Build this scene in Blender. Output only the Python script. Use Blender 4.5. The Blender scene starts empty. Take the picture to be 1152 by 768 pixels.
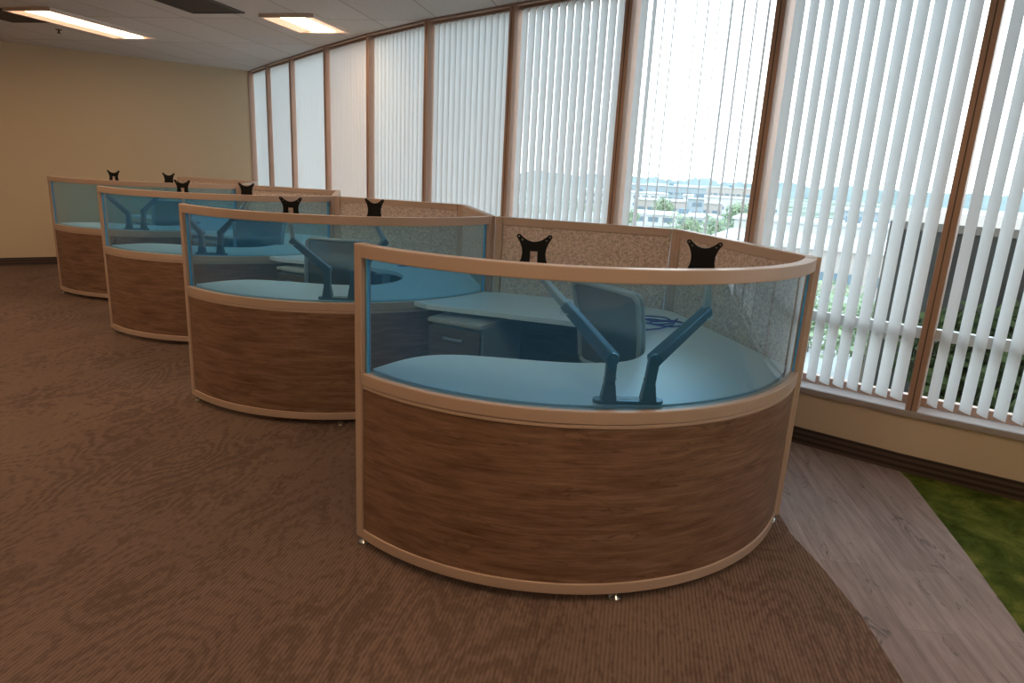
import bpy, bmesh, math, random
from mathutils import Vector, Matrix, noise
random.seed(7)
PI = math.pi
C = bpy.context.scene.collection

# ------------------------------------------------------------------ materials
def mat(name):
    m = bpy.data.materials.new(name); m.use_nodes = True
    nt = m.node_tree; b = nt.nodes['Principled BSDF']
    return m, nt, b
def N(nt, t, **kw):
    n = nt.nodes.new(t)
    for k, v in kw.items():
        if k in n.inputs: n.inputs[k].default_value = v
        else: setattr(n, k, v)
    return n
def L(nt, a, b): nt.links.new(a, b)
def c4(c): return (c[0], c[1], c[2], 1)
def simple(name, col, rough=.5, metal=0, bump=0, bscale=200, spec=.5, var=0, vscale=5):
    m, nt, b = mat(name)
    b.inputs['Base Color'].default_value = c4(col); b.inputs['Roughness'].default_value = rough
    b.inputs['Metallic'].default_value = metal; b.inputs['Specular IOR Level'].default_value = spec
    tc = N(nt, 'ShaderNodeTexCoord')
    if var:
        nz = N(nt, 'ShaderNodeTexNoise', Scale=vscale, Detail=4.0); L(nt, tc.outputs['Object'], nz.inputs['Vector'])
        r = N(nt, 'ShaderNodeValToRGB')
        r.color_ramp.elements[0].position = .3; r.color_ramp.elements[1].position = .7
        r.color_ramp.elements[0].color = c4([x*(1-var) for x in col]); r.color_ramp.elements[1].color = c4([min(1, x*(1+var)) for x in col])
        L(nt, nz.outputs['Fac'], r.inputs['Fac']); L(nt, r.outputs['Color'], b.inputs['Base Color'])
    if bump:
        nz = N(nt, 'ShaderNodeTexNoise', Scale=bscale, Detail=2.0); L(nt, tc.outputs['Object'], nz.inputs['Vector'])
        bp = N(nt, 'ShaderNodeBump', Strength=bump, Distance=.002); L(nt, nz.outputs['Fac'], bp.inputs['Height']); L(nt, bp.outputs['Normal'], b.inputs['Normal'])
    return m
def ramp(nt, stops, interp='LINEAR'):
    r = N(nt, 'ShaderNodeValToRGB'); cr = r.color_ramp; cr.interpolation = interp
    cr.elements[0].position, cr.elements[0].color = stops[0][0], c4(stops[0][1])
    cr.elements[1].position, cr.elements[1].color = stops[-1][0], c4(stops[-1][1])
    for p, c in stops[1:-1]:
        e = cr.elements.new(p); e.color = c4(c)
    return r
def mapping(nt, src, rot=(0,0,0), scale=(1,1,1), loc=(0,0,0)):
    mp = N(nt, 'ShaderNodeMapping'); mp.inputs['Rotation'].default_value = rot; mp.inputs['Scale'].default_value = scale; mp.inputs['Location'].default_value = loc
    L(nt, src, mp.inputs['Vector']); return mp.outputs['Vector']
def mix(nt, fac, a, b, mode='MIX'):
    n = N(nt, 'ShaderNodeMix', data_type='RGBA', blend_type=mode)
    if isinstance(fac, (int, float)): n.inputs[0].default_value = fac
    else: L(nt, fac, n.inputs[0])
    for i, v in ((6, a), (7, b)):
        if isinstance(v, (tuple, list)): n.inputs[i].default_value = c4(v)
        else: L(nt, v, n.inputs[i])
    return n.outputs[2]
def math_(nt, op, a, b=None, clamp=False):
    n = N(nt, 'ShaderNodeMath', operation=op, use_clamp=clamp)
    for i, v in ((0, a), (1, b)):
        if v is None: continue
        if isinstance(v, (int, float)): n.inputs[i].default_value = v
        else: L(nt, v, n.inputs[i])
    return n.outputs[0]

AX = math.radians(10.5)      # the building grid runs 10.5 degrees off the camera axis

def carpet_mat():
    m, nt, b = mat('carpet_ribbed')
    tc = N(nt, 'ShaderNodeTexCoord')
    v = mapping(nt, tc.outputs['Object'], rot=(0, 0, AX))          # x across the ribs, y along
    # broad tonal drift
    n0 = N(nt, 'ShaderNodeTexNoise', Scale=.7, Detail=3.0); L(nt, v, n0.inputs['Vector'])
    # ribs
    w = N(nt, 'ShaderNodeTexWave', wave_type='BANDS', bands_direction='X', Scale=22.0, Distortion=1.2, Detail=1.0); w.inputs['Detail Scale'].default_value = .5
    L(nt, v, w.inputs['Vector'])
    # grain figure: long wavy growth rings broken up in dashes
    vs = mapping(nt, v, scale=(1, .42, 1))
    n1 = N(nt, 'ShaderNodeTexNoise', Scale=1.9, Detail=2.0); L(nt, vs, n1.inputs['Vector'])
    rings = math_(nt, 'MULTIPLY', n1.outputs['Fac'], 150.0); rings = math_(nt, 'SINE', rings)
    n2 = N(nt, 'ShaderNodeTexNoise', Scale=62.0, Detail=3.0); L(nt, mapping(nt, v, scale=(1, .42, 1)), n2.inputs['Vector'])
    n3 = N(nt, 'ShaderNodeTexNoise', Scale=2.3, Detail=3.0); L(nt, mapping(nt, v, scale=(1, .55, 1), loc=(3, 7, 0)), n3.inputs['Vector'])
    f = math_(nt, 'ADD', math_(nt, 'MULTIPLY', rings, .13), n2.outputs['Fac'])
    f = math_(nt, 'ADD', f, math_(nt, 'MULTIPLY', math_(nt, 'SUBTRACT', n3.outputs['Fac'], .5), .8))
    r = ramp(nt, [(.46, (0, 0, 0)), (.70, (1, 1, 1))]); L(nt, f, r.inputs['Fac'])
    base = ramp(nt, [(.3, (.212, .138, .106)), (.7, (.255, .174, .138))]); L(nt, n0.outputs['Fac'], base.inputs['Fac'])
    c1 = mix(nt, math_(nt, 'MULTIPLY', r.outputs['Color'], .52), base.outputs['Color'], (.085, .054, .042))
    rib = math_(nt, 'MULTIPLY', math_(nt, 'MULTIPLY', math_(nt, 'SUBTRACT', 1.0, w.outputs['Fac']), n2.outputs['Fac']), 1.05)
    c2 = mix(nt, rib, c1, (.095, .064, .050))
    # modular tiles: faint tone steps
    bk = N(nt, 'ShaderNodeTexBrick'); bk.offset = .5; bk.inputs['Scale'].default_value = 1.0; bk.inputs['Brick Width'].default_value = .25; bk.inputs['Row Height'].default_value = 1.0
    bk.inputs['Mortar Size'].default_value = 0.0; bk.inputs['Color1'].default_value = (.93, .93, .93, 1); bk.inputs['Color2'].default_value = (1.05, 1.05, 1.05, 1)
    L(nt, v, bk.inputs['Vector'])
    c3 = mix(nt, 1.0, c2, bk.outputs['Color'], 'MULTIPLY')
    L(nt, c3, b.inputs['Base Color']); b.inputs['Roughness'].default_value = .95; b.inputs['Specular IOR Level'].default_value = .15
    hb = math_(nt, 'ADD', w.outputs['Fac'], math_(nt, 'MULTIPLY', n2.outputs['Fac'], .8))
    bp = N(nt, 'ShaderNodeBump', Strength=.5, Distance=.004); L(nt, hb, bp.inputs['Height']); L(nt, bp.outputs['Normal'], b.inputs['Normal'])
    return m
def plank_mat():
    m, nt, b = mat('weathered_planks')
    tc = N(nt, 'ShaderNodeTexCoord')
    v = mapping(nt, tc.outputs['Object'], rot=(0, 0, math.radians(7) + PI/2))   # x along the planks
    bk = N(nt, 'ShaderNodeTexBrick'); bk.offset = .37; bk.inputs['Scale'].default_value = 1.0; bk.inputs['Brick Width'].default_value = 1.1; bk.inputs['Row Height'].default_value = .17
    bk.inputs['Mortar Size'].default_value = .0010; bk.inputs['Bias'].default_value = 0.0
    bk.inputs['Color1'].default_value = (.255, .190, .178, 1); bk.inputs['Color2'].default_value = (.345, .270, .255, 1); bk.inputs['Mortar'].default_value = (.20, .145, .135, 1)
    L(nt, v, bk.inputs['Vector'])
    n1 = N(nt, 'ShaderNodeTexNoise', Scale=5.0, Detail=8.0, Roughness=.65); L(nt, mapping(nt, v, scale=(.6, 7, 1)), n1.inputs['Vector'])
    r1 = ramp(nt, [(.3, (.62, .60, .61)), (.7, (1.22, 1.20, 1.18))]); L(nt, n1.outputs['Fac'], r1.inputs['Fac'])
    c = mix(nt, 1.0, bk.outputs['Color'], r1.outputs['Color'], 'MULTIPLY')
    n2 = N(nt, 'ShaderNodeTexNoise', Scale=2.1, Detail=4.0, Distortion=1.5); L(nt, mapping(nt, v, scale=(1, 2.3, 1)), n2.inputs['Vector'])
    r2 = ramp(nt, [(.62, (0, 0, 0)), (.72, (1, 1, 1))]); L(nt, n2.outputs['Fac'], r2.inputs['Fac'])
    c = mix(nt, math_(nt, 'MULTIPLY', r2.outputs['Color'], .35), c, (.50, .42, .38))
    n3 = N(nt, 'ShaderNodeTexNoise', Scale=3.0, Detail=5.0, Distortion=.8); L(nt, mapping(nt, v, scale=(.9, 4.5, 1), loc=(5, 2, 0)), n3.inputs['Vector'])
    k = math_(nt, 'ABSOLUTE', math_(nt, 'SUBTRACT', n3.outputs['Fac'], .60))
    r3 = ramp(nt, [(.0, (1, 1, 1)), (.017, (0, 0, 0))]); L(nt, k, r3.inputs['Fac'])
    n4 = N(nt, 'ShaderNodeTexNoise', Scale=9.0, Detail=2.0); L(nt, v, n4.inputs['Vector'])
    r4 = ramp(nt, [(.5, (0, 0, 0)), (.58, (1, 1, 1))]); L(nt, n4.outputs['Fac'], r4.inputs['Fac'])
    c = mix(nt, math_(nt, 'MULTIPLY', math_(nt, 'MULTIPLY', r3.outputs['Color'], r4.outputs['Color']), .8), c, (.07, .05, .05))
    L(nt, c, b.inputs['Base Color']); b.inputs['Roughness'].default_value = .5; b.inputs['Specular IOR Level'].default_value = .3
    return m
def moss_mat():
    m, nt, b = mat('moss_carpet')
    tc = N(nt, 'ShaderNodeTexCoord'); v = tc.outputs['Object']
    n1 = N(nt, 'ShaderNodeTexNoise', Scale=5.0, Detail=10.0, Roughness=.72, Distortion=.4); L(nt, v, n1.inputs['Vector'])
    r = ramp(nt, [(.33, (.030, .045, .006)), (.5, (.085, .115, .018)), (.62, (.17, .18, .035)), (.75, (.27, .24, .065))]); L(nt, n1.outputs['Fac'], r.inputs['Fac'])
    L(nt, r.outputs['Color'], b.inputs['Base Color']); b.inputs['Roughness'].default_value = 1; b.inputs['Specular IOR Level'].default_value = .1
    n2 = N(nt, 'ShaderNodeTexNoise', Scale=180.0, Detail=2.0); L(nt, v, n2.inputs['Vector'])
    bp = N(nt, 'ShaderNodeBump', Strength=.8, Distance=.006); L(nt, n2.outputs['Fac'], bp.inputs['Height']); L(nt, bp.outputs['Normal'], b.inputs['Normal'])
    return m
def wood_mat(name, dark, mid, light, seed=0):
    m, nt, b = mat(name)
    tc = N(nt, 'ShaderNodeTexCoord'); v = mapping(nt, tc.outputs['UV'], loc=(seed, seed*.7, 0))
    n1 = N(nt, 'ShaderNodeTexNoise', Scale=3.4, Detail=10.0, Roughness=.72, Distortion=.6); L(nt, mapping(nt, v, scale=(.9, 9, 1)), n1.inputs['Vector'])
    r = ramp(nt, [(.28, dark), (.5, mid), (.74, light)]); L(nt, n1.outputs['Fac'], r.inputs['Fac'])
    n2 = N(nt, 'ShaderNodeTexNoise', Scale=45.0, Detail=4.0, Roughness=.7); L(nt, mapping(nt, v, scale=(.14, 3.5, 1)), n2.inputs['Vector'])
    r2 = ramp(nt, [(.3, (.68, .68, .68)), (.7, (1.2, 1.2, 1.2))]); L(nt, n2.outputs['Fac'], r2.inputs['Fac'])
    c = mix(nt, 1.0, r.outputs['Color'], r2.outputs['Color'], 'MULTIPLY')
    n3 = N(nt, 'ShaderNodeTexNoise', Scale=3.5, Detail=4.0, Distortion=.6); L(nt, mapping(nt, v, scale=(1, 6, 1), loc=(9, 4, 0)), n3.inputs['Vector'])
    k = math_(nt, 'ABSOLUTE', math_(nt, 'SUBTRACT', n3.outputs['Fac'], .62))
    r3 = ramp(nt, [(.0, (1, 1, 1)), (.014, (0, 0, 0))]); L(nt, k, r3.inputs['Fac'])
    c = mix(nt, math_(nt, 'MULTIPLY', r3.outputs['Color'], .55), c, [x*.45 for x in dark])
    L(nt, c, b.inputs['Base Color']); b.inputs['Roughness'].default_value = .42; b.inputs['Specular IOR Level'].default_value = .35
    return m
def fabric_mat():
    m, nt, b = mat('speckled_panel_fabric')
    tc = N(nt, 'ShaderNodeTexCoord'); v = tc.outputs['Object']
    n1 = N(nt, 'ShaderNodeTexNoise', Scale=75.0, Detail=4.0, Roughness=.7); L(nt, v, n1.inputs['Vector'])
    r = ramp(nt, [(.34, (.38, .30, .26)), (.5, (.62, .51, .45)), (.68, (.80, .69, .62))]); L(nt, n1.outputs['Fac'], r.inputs['Fac'])
    L(nt, r.outputs['Color'], b.inputs['Base Color']); b.inputs['Roughness'].default_value = .95; b.inputs['Specular IOR Level'].default_value = .1
    bp = N(nt, 'ShaderNodeBump', Strength=.35, Distance=.002); L(nt, n1.outputs['Fac'], bp.inputs['Height']); L(nt, bp.outputs['Normal'], b.inputs['Normal'])
    return m
def tint_glass(name, tint, film, film_w, refl=1.0):
    """thin sheet: tinted see-through + fresnel mirror + a little milky film"""
    m = bpy.data.materials.new(name); m.use_nodes = True; nt = m.node_tree; nt.nodes.clear()
    out = N(nt, 'ShaderNodeOutputMaterial')
    tr = N(nt, 'ShaderNodeBsdfTransparent'); tr.inputs['Color'].default_value = c4(tint)
    gl = N(nt, 'ShaderNodeBsdfGlossy', Roughness=.02)
    fr = N(nt, 'ShaderNodeFresnel', IOR=1.45)
    fm = math_(nt, 'MULTIPLY', fr.outputs[0], refl)
    cur = tr.outputs[0]
    if film_w:
        di = N(nt, 'ShaderNodeBsdfDiffuse'); di.inputs['Color'].default_value = c4(film)
        tl = N(nt, 'ShaderNodeBsdfTranslucent'); tl.inputs['Color'].default_value = c4(film)
        m0 = N(nt, 'ShaderNodeMixShader', Fac=.5); L(nt, di.outputs[0], m0.inputs[1]); L(nt, tl.outputs[0], m0.inputs[2])
        m1 = N(nt, 'ShaderNodeMixShader', Fac=film_w); L(nt, cur, m1.inputs[1]); L(nt, m0.outputs[0], m1.inputs[2]); cur = m1.outputs[0]
    m2 = N(nt, 'ShaderNodeMixShader'); L(nt, fm, m2.inputs[0]); L(nt, cur, m2.inputs[1]); L(nt, gl.outputs[0], m2.inputs[2])
    L(nt, m2.outputs[0], out.inputs[0]); return m
def vane_mat(name, col, trans):
    m = bpy.data.materials.new(name); m.use_nodes = True; nt = m.node_tree; nt.nodes.clear()
    out = N(nt, 'ShaderNodeOutputMaterial')
    di = N(nt, 'ShaderNodeBsdfDiffuse'); di.inputs['Color'].default_value = c4(col)
    tl = N(nt, 'ShaderNodeBsdfTranslucent'); tl.inputs['Color'].default_value = c4(col)
    tc = N(nt, 'ShaderNodeTexCoord'); nz = N(nt, 'ShaderNodeTexNoise', Scale=60.0, Detail=2.0); L(nt, mapping(nt, tc.outputs['Object'], scale=(1, 1, .1)), nz.inputs['Vector'])
    bp = N(nt, 'ShaderNodeBump', Strength=.1, Distance=.002); L(nt, nz.outputs['Fac'], bp.inputs['Height']); L(nt, bp.outputs['Normal'], di.inputs['Normal'])
    mx = N(nt, 'ShaderNodeMixShader', Fac=trans); L(nt, di.outputs[0], mx.inputs[1]); L(nt, tl.outputs[0], mx.inputs[2]); L(nt, mx.outputs[0], out.inputs[0])
    return m
def emit_mat(name, col, s):
    m, nt, b = mat(name); b.inputs['Base Color'].default_value = (.9, .85, .8, 1)
    b.inputs['Emission Color'].default_value = c4(col); b.inputs['Emission Strength'].default_value = s; return m
def ceiling_mat():
    m, nt, b = mat('acoustic_ceiling_tiles')
    tc = N(nt, 'ShaderNodeTexCoord'); v = mapping(nt, tc.outputs['Object'], rot=(0, 0, AX), loc=(.03, .2, 0))
    bk = N(nt, 'ShaderNodeTexBrick'); bk.offset = 0; bk.inputs['Scale'].default_value = 1.0; bk.inputs['Brick Width'].default_value = .61; bk.inputs['Row Height'].default_value = 1.22
    bk.inputs['Mortar Size'].default_value = .009
    bk.inputs['Color1'].default_value = (.60, .58, .56, 1); bk.inputs['Color2'].default_value = (.66, .64, .62, 1); bk.inputs['Mortar'].default_value = (.42, .40, .38, 1)
    L(nt, v, bk.inputs['Vector']); n = N(nt, 'ShaderNodeTexNoise', Scale=60.0, Detail=4.0); L(nt, v, n.inputs['Vector'])
    r = ramp(nt, [(.3, (.9, .9, .9)), (.7, (1.05, 1.05, 1.05))]); L(nt, n.outputs['Fac'], r.inputs['Fac'])
    L(nt, mix(nt, 1.0, bk.outputs['Color'], r.outputs['Color'], 'MULTIPLY'), b.inputs['Base Color']); b.inputs['Roughness'].default_value = .95
    return m
def baseboard_mat():
    m, nt, b = mat('ribbed_brown_baseboard')
    tc = N(nt, 'ShaderNodeTexCoord'); sx = N(nt, 'ShaderNodeSeparateXYZ'); L(nt, tc.outputs['Object'], sx.inputs[0])
    s = math_(nt, 'SINE', math_(nt, 'MULTIPLY', sx.outputs['Z'], 2*PI/.034))
    r = ramp(nt, [(.2, (.035, .022, .018)), (.8, (.10, .068, .058))]); L(nt, math_(nt, 'ADD', math_(nt, 'MULTIPLY', s, .5), .5), r.inputs['Fac'])
    L(nt, r.outputs['Color'], b.inputs['Base Color']); b.inputs['Roughness'].default_value = .45
    return m
M = dict(
    carpet=carpet_mat(), planks=plank_mat(), moss=moss_mat(), ceiling=ceiling_mat(), baseboard=baseboard_mat(),
    wall=simple('cream_wall_paint', (.66, .54, .41), .85, bump=.15, bscale=150),
    wallb=simple('cream_back_wall_paint', (.70, .57, .39), .85, bump=.15, bscale=150),
    wood=wood_mat('oak_laminate', (.125, .058, .035), (.235, .135, .090), (.35, .225, .16)),
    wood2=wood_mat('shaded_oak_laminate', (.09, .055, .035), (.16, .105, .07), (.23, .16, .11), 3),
    alu=simple('champagne_aluminium', (.56, .42, .335), .42, .2, var=.03, vscale=3),
    groove=simple('dark_groove', (.12, .08, .06), .6),
    fabric=fabric_mat(), white=simple('white_laminate', (.84, .90, .98), .33, spec=.9),
    edge=simple('white_edge_band', (.55, .53, .51), .4),
    glass=tint_glass('blue_filmed_glass', (.46, .81, 1.0), (.08, .47, 1.0), .17, 1.4),
    gedge=simple('blue_glass_edge', (.10, .45, .85), .2),
    pane=tint_glass('window_glass', (.93, .96, .96), (1, 1, 1), 0, .8),
    chrome=simple('chrome', (.62, .62, .62), .15, 1),
    arm=simple('silver_blue_arm_paint', (.15, .20, .25), .35, .5),
    black=simple('black_steel', (.005, .005, .005), .45, spec=.25),
    blackp=simple('black_plastic', (.02, .02, .022), .5),
    arm2=simple('light_grey_arm_paint', (.34, .37, .40), .4, .3), joint=simple('pale_joint_cover', (.62, .47, .42), .4),
    cframe=simple('light_grey_chair_frame', (.40, .41, .43), .4),
    seat=simple('grey_seat_fabric', (.10, .10, .11), .9, bump=.3),
    ped=simple('grey_pedestal_steel', (.34, .35, .36), .45),
    cable=simple('blue_cable_jacket', (.03, .04, .35), .4), cablew=simple('clear_cable_clip', (.75, .8, .85), .2),
    mull=simple('bronze_mullion', (.50, .33, .25), .45, .25),
    transom=simple('pale_transom', (.62, .62, .62), .5),
    sill=simple('grey_sill', (.40, .365, .36), .4), board=simple('pale_sill_board', (.80, .80, .82), .4), rail=simple('blind_head_rail', (.30, .22, .19), .5),
    vane=vane_mat('white_blind_vane', (.80, .83, .84), .42), vane_w=vane_mat('cream_blind_vane', (.78, .72, .68), .40),
    weight=simple('vane_weight', (.8, .8, .8), .5),
    lframe=simple('white_fixture_frame', (.75, .66, .60), .5), lpan=emit_mat('glowing_reflector', (1.0, .50, .28), .75), lens=emit_mat('lamp_lens', (1.0, .70, .44), 11.0),
    vent=simple('dark_vent', (.10, .085, .075), .7), grey=simple('sprinkler_metal', (.10, .07, .06), .4, .5),
)
def mesh_mat():
    m = bpy.data.materials.new('chair_mesh_fabric'); m.use_nodes = True; nt = m.node_tree; b = nt.nodes['Principled BSDF']
    b.inputs['Base Color'].default_value = (.085, .085, .09, 1); b.inputs['Roughness'].default_value = .7
    out = nt.nodes['Material Output']; tr = N(nt, 'ShaderNodeBsdfTransparent'); mx = N(nt, 'ShaderNodeMixShader', Fac=.22)
    L(nt, b.outputs[0], mx.inputs[1]); L(nt, tr.outputs[0], mx.inputs[2]); L(nt, mx.outputs[0], out.inputs[0]); return m
M['mesh'] = mesh_mat()

# ------------------------------------------------------------------ helpers
def link(name, bm, m, parent=None, bevel=0, smooth=False, loc=None, kind=None):
    bmesh.ops.recalc_face_normals(bm, faces=bm.faces)
    me = bpy.data.meshes.new(name); bm.to_mesh(me); bm.free()
    if smooth:
        for p in me.polygons: p.use_smooth = True
    me.materials.append(m if not isinstance(m, str) else M[m])
    o = bpy.data.objects.new(name, me); C.objects.link(o)
    if parent: o.parent = parent
    if loc: o.location = loc
    if bevel:
        b = o.modifiers.new('bevel', 'BEVEL'); b.width = bevel; b.segments = 2; b.limit_method = 'ANGLE'; b.angle_limit = .7
    if kind: o['kind'] = kind
    return o
def thing(name, label, cat, loc=(0, 0, 0), rz=0, group=None):
    o = bpy.data.objects.new(name, None); C.objects.link(o); o.location = loc; o.rotation_euler = (0, 0, rz); o.empty_display_size = .1
    o['label'] = label; o['category'] = cat
    if group: o['group'] = group
    return o
def tag(o, label, cat, group=None, kind=None):
    o['label'] = label; o['category'] = cat
    if group: o['group'] = group
    if kind: o['kind'] = kind
    return o
def dup(root, loc, rz=0, label=None):
    r = root.copy(); C.objects.link(r); r.location = loc; r.rotation_euler = (0, 0, rz)
    if label: r['label'] = label
    for ch in list(root.children):
        c = ch.copy(); C.objects.link(c); c.parent = r
        for g in list(ch.children):
            d = g.copy(); C.objects.link(d); d.parent = c
    return r
def box(bm, cx, cy, cz, sx, sy, sz, rz=0):
    mt = Matrix.Translation((cx, cy, cz)) @ Matrix.Rotation(rz, 4, 'Z') @ Matrix.Diagonal((sx, sy, sz, 1))
    bmesh.ops.create_cube(bm, size=1, matrix=mt); return bm
def prism(bm, pts, z0, z1):
    a = [bm.verts.new((p[0], p[1], z0)) for p in pts]; b = [bm.verts.new((p[0], p[1], z1)) for p in pts]; n = len(pts)
    bm.faces.new(a[::-1]); bm.faces.new(b)
    for i in range(n): bm.faces.new((a[i], a[(i+1) % n], b[(i+1) % n], b[i]))
    return bm
def cyl(bm, x, y, z0, z1, r0, r1=None, seg=20):
    r1 = r0 if r1 is None else r1
    bmesh.ops.create_cone(bm, cap_ends=True, segments=seg, radius1=r0, radius2=r1, depth=z1-z0, matrix=Matrix.Translation((x, y, (z0+z1)/2))); return bm
def tube(bm, pts, r, seg=10, closed=False):
    pts = [Vector(p) for p in pts]; n = len(pts); rings = []
    for i, p in enumerate(pts):
        if closed: d = pts[(i+1) % n]-pts[i-1]
        else: d = pts[min(i+1, n-1)]-pts[max(i-1, 0)]
        d.normalize(); up = Vector((0, 0, 1)) if abs(d.z) < .95 else Vector((1, 0, 0))
        u = d.cross(up).normalized(); w = u.cross(d)
        rr = r[i] if isinstance(r, (list, tuple)) else r
        rings.append([bm.verts.new(p+rr*(math.cos(2*PI*k/seg)*u+math.sin(2*PI*k/seg)*w)) for k in range(seg)])
    for i in range(n if closed else n-1):
        A, B = rings[i], rings[(i+1) % n]
        for k in range(seg): bm.faces.new((A[k], A[(k+1) % seg], B[(k+1) % seg], B[k]))
    if not closed: bm.faces.new(rings[0][::-1]); bm.faces.new(rings[-1])
    return bm
def beam(bm, p0, p1, w0, h0, w1=None, h1=None, ref=(0, 0, 1)):
    """tapered bar of rectangular section from p0 to p1; h measured along ref"""
    w1 = w0 if w1 is None else w1; h1 = h0 if h1 is None else h1
    p0, p1 = Vector(p0), Vector(p1); d = (p1-p0).normalized(); ref = Vector(ref)
    if abs(d.dot(ref)) > .97: ref = Vector((0, 1, 0))
    u = d.cross(ref).normalized(); w = u.cross(d)
    vs = []
    for p, a, b in ((p0, w0, h0), (p1, w1, h1)):
        vs.append([bm.verts.new(p+u*sx*a/2+w*sy*b/2) for sx, sy in ((-1, -1), (1, -1), (1, 1), (-1, 1))])
    A, B = vs; bm.faces.new(A[::-1]); bm.faces.new(B)
    for k in range(4): bm.faces.new((A[k], A[(k+1) % 4], B[(k+1) % 4], B[k]))
    return bm
def arcbox(bm, cx, cy, r0, r1, a0, a1, z0, z1, seg=64):
    uv = bm.loops.layers.uv.verify(); cols = []
    for i in range(seg+1):
        a = a0+(a1-a0)*i/seg; c, s = math.cos(a), math.sin(a)
        cols.append([bm.verts.new((cx+r*c, cy+r*s, z)) for r, z in ((r0, z0), (r1, z0), (r1, z1), (r0, z1))])
    def f(vs, uvs):
        fc = bm.faces.new(vs)
        for l, t in zip(fc.loops, uvs): l[uv].uv = t
    for i in range(seg):
        A, B = cols[i], cols[i+1]; u0, u1 = r1*(a1-a0)*i/seg, r1*(a1-a0)*(i+1)/seg
        for k in range(4):
            j = (k+1) % 4; zz = [z0, z0, z1, z1]
            f((A[k], B[k], B[j], A[j]), ((u0, zz[k]), (u1, zz[k]), (u1, zz[j]), (u0, zz[j])))
    bm.faces.new(cols[0]); bm.faces.new(cols[-1][::-1]); return bm
def uvbox(bm, p0, p1, th, z0, z1):
    """upright slab between two plan points with UVs along its length"""
    uv = bm.loops.layers.uv.verify(); p0, p1 = Vector(p0), Vector(p1); d = p1-p0; ln = d.length; n = Vector((-d.y, d.x))/ln*th/2
    q = [p0+n, p1+n, p1-n, p0-n]; us = [0, ln, ln, 0]
    a = [bm.verts.new((v.x, v.y, z0)) for v in q]; b = [bm.verts.new((v.x, v.y, z1)) for v in q]
    for idx in ((0, 1), (1, 2), (2, 3), (3, 0)):
        i, j = idx; fc = bm.faces.new((a[i], a[j], b[j], b[i]))
        for l, t in zip(fc.loops, ((us[i], z0), (us[j], z0), (us[j], z1), (us[i], z1))): l[uv].uv = t
    bm.faces.new(a[::-1]); bm.faces.new(b); return bm
def NB(): return bmesh.new()

# ------------------------------------------------------------------ room plan (metres; camera stands over the origin)
CH = 2.72
MUL = [(5.50, 1.10), (4.70, 1.72), (3.87, 2.31), (3.03, 2.87), (2.19, 3.42), (1.395, 4.03), (.645, 4.70), (-.125, 5.43), (-.87, 6.13), (-1.55, 6.90), (-2.21, 7.73), (-2.91, 8.68), (-3.49, 9.45), (-4.01, 10.2)]
BW = (-10.0, 6.04)
ROOM = [(6.6, .25)] + MUL + [BW, (-10.0, -3.2), (6.6, -3.2)]
def region(name, pts, z0, z1, m):
    bm = NB(); a = [bm.verts.new((p[0], p[1], z1)) for p in pts]; f = bm.faces.new(a)
    r = bmesh.ops.extrude_face_region(bm, geom=[f]); vs = [v for v in r['geom'] if isinstance(v, bmesh.types.BMVert)]
    for v in vs: v.co.z = z0
    bmesh.ops.triangulate(bm, faces=[g for g in bm.faces if len(g.verts) > 4])
    return link(name, bm, m, kind='structure')
# floor: carpet | plank strip | moss-green carpet
def lerp(a, b, t): return (a[0]+(b[0]-a[0])*t, a[1]+(b[1]-a[1])*t)
cb_top = lerp(MUL[4], MUL[5], .985); gb_top = (2.215, 3.405)
CB = [(1.29, 2.66), (1.315, 2.41), (1.325, 2.09), (1.295, 1.77), (1.22, .8), (1.0, -3.2)]
GB = [(2.18, 3.29), (2.02, 2.59), (1.88, 2.05), (1.55, .8), (1.3, -3.2)]
region('floor', CB[::-1] + [cb_top] + MUL[5:] + [BW, (-10, -3.2)], -.05, 0, 'carpet')['label'] = 'brown ribbed carpet tiles with wood-grain figure'
region('floor', CB + GB[::-1] + [(2.19, 3.42), cb_top], -.05, 0, 'planks')['label'] = 'greyish weathered plank strip'
region('floor', GB + [(6.6, -3.2), (6.6, .25)] + MUL[:5], -.05, 0, 'moss')['label'] = 'moss green carpet'
region('ceiling', ROOM, CH, CH+.06, 'ceiling')
SILL = .352
def seg_wall(name, pts, z0, z1, th, m, out=1):
    """wall strip following pts, thickness laid to the outside"""
    bm = NB(); P = [Vector(p) for p in pts]; O = []
    for i, p in enumerate(P):
        ns = []
        for a, b in ((i-1, i), (i, i+1)):
            if a >= 0 and b < len(P): d = (P[b]-P[a]).normalized(); ns.append(Vector((d.y, -d.x)))
        n = sum(ns, Vector((0, 0))).normalized(); k = 1/max(.3, n.dot(ns[0])); O.append(p+n*th*out*k)
    for i in range(len(P)-1):
        prism(bm, [P[i], P[i+1], O[i+1], O[i]], z0, z1)
    bmesh.ops.remove_doubles(bm, verts=bm.verts, dist=1e-5)
    return link(name, bm, m, kind='structure')
WL = [(6.6, .25)] + MUL
seg_wall('wall_right', WL, 0, SILL-.012, .18, 'wall')
seg_wall('baseboard_right', WL, .0, .10, .012, 'baseboard', -1)
seg_wall('wall_back', [MUL[-1], BW], 0, CH, .15, 'wallb')
seg_wall('baseboard_back', [MUL[-1], BW], 0, .10, .012, 'baseboard', -1)
seg_wall('wall_left', [BW, (-10, -3.2)], 0, CH, .15, 'wallb')
seg_wall('wall_rear', [(-10, -3.2), (6.6, -3.2)], 0, CH, .15, 'wallb')
seg_wall('wall_side', [(6.6, -3.2), (6.6, .25)], 0, CH, .15, 'wallb')
seg_wall('trim_1', WL, SILL-.03, SILL, .022, 'sill', -1)          # sill nosing
seg_wall('trim_2', WL, SILL-.012, SILL, .17, 'board', 1)           # sill board
seg_wall('trim_3', WL, CH-.014, CH, .014, 'rail', -1)              # head trim along the ceiling
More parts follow.
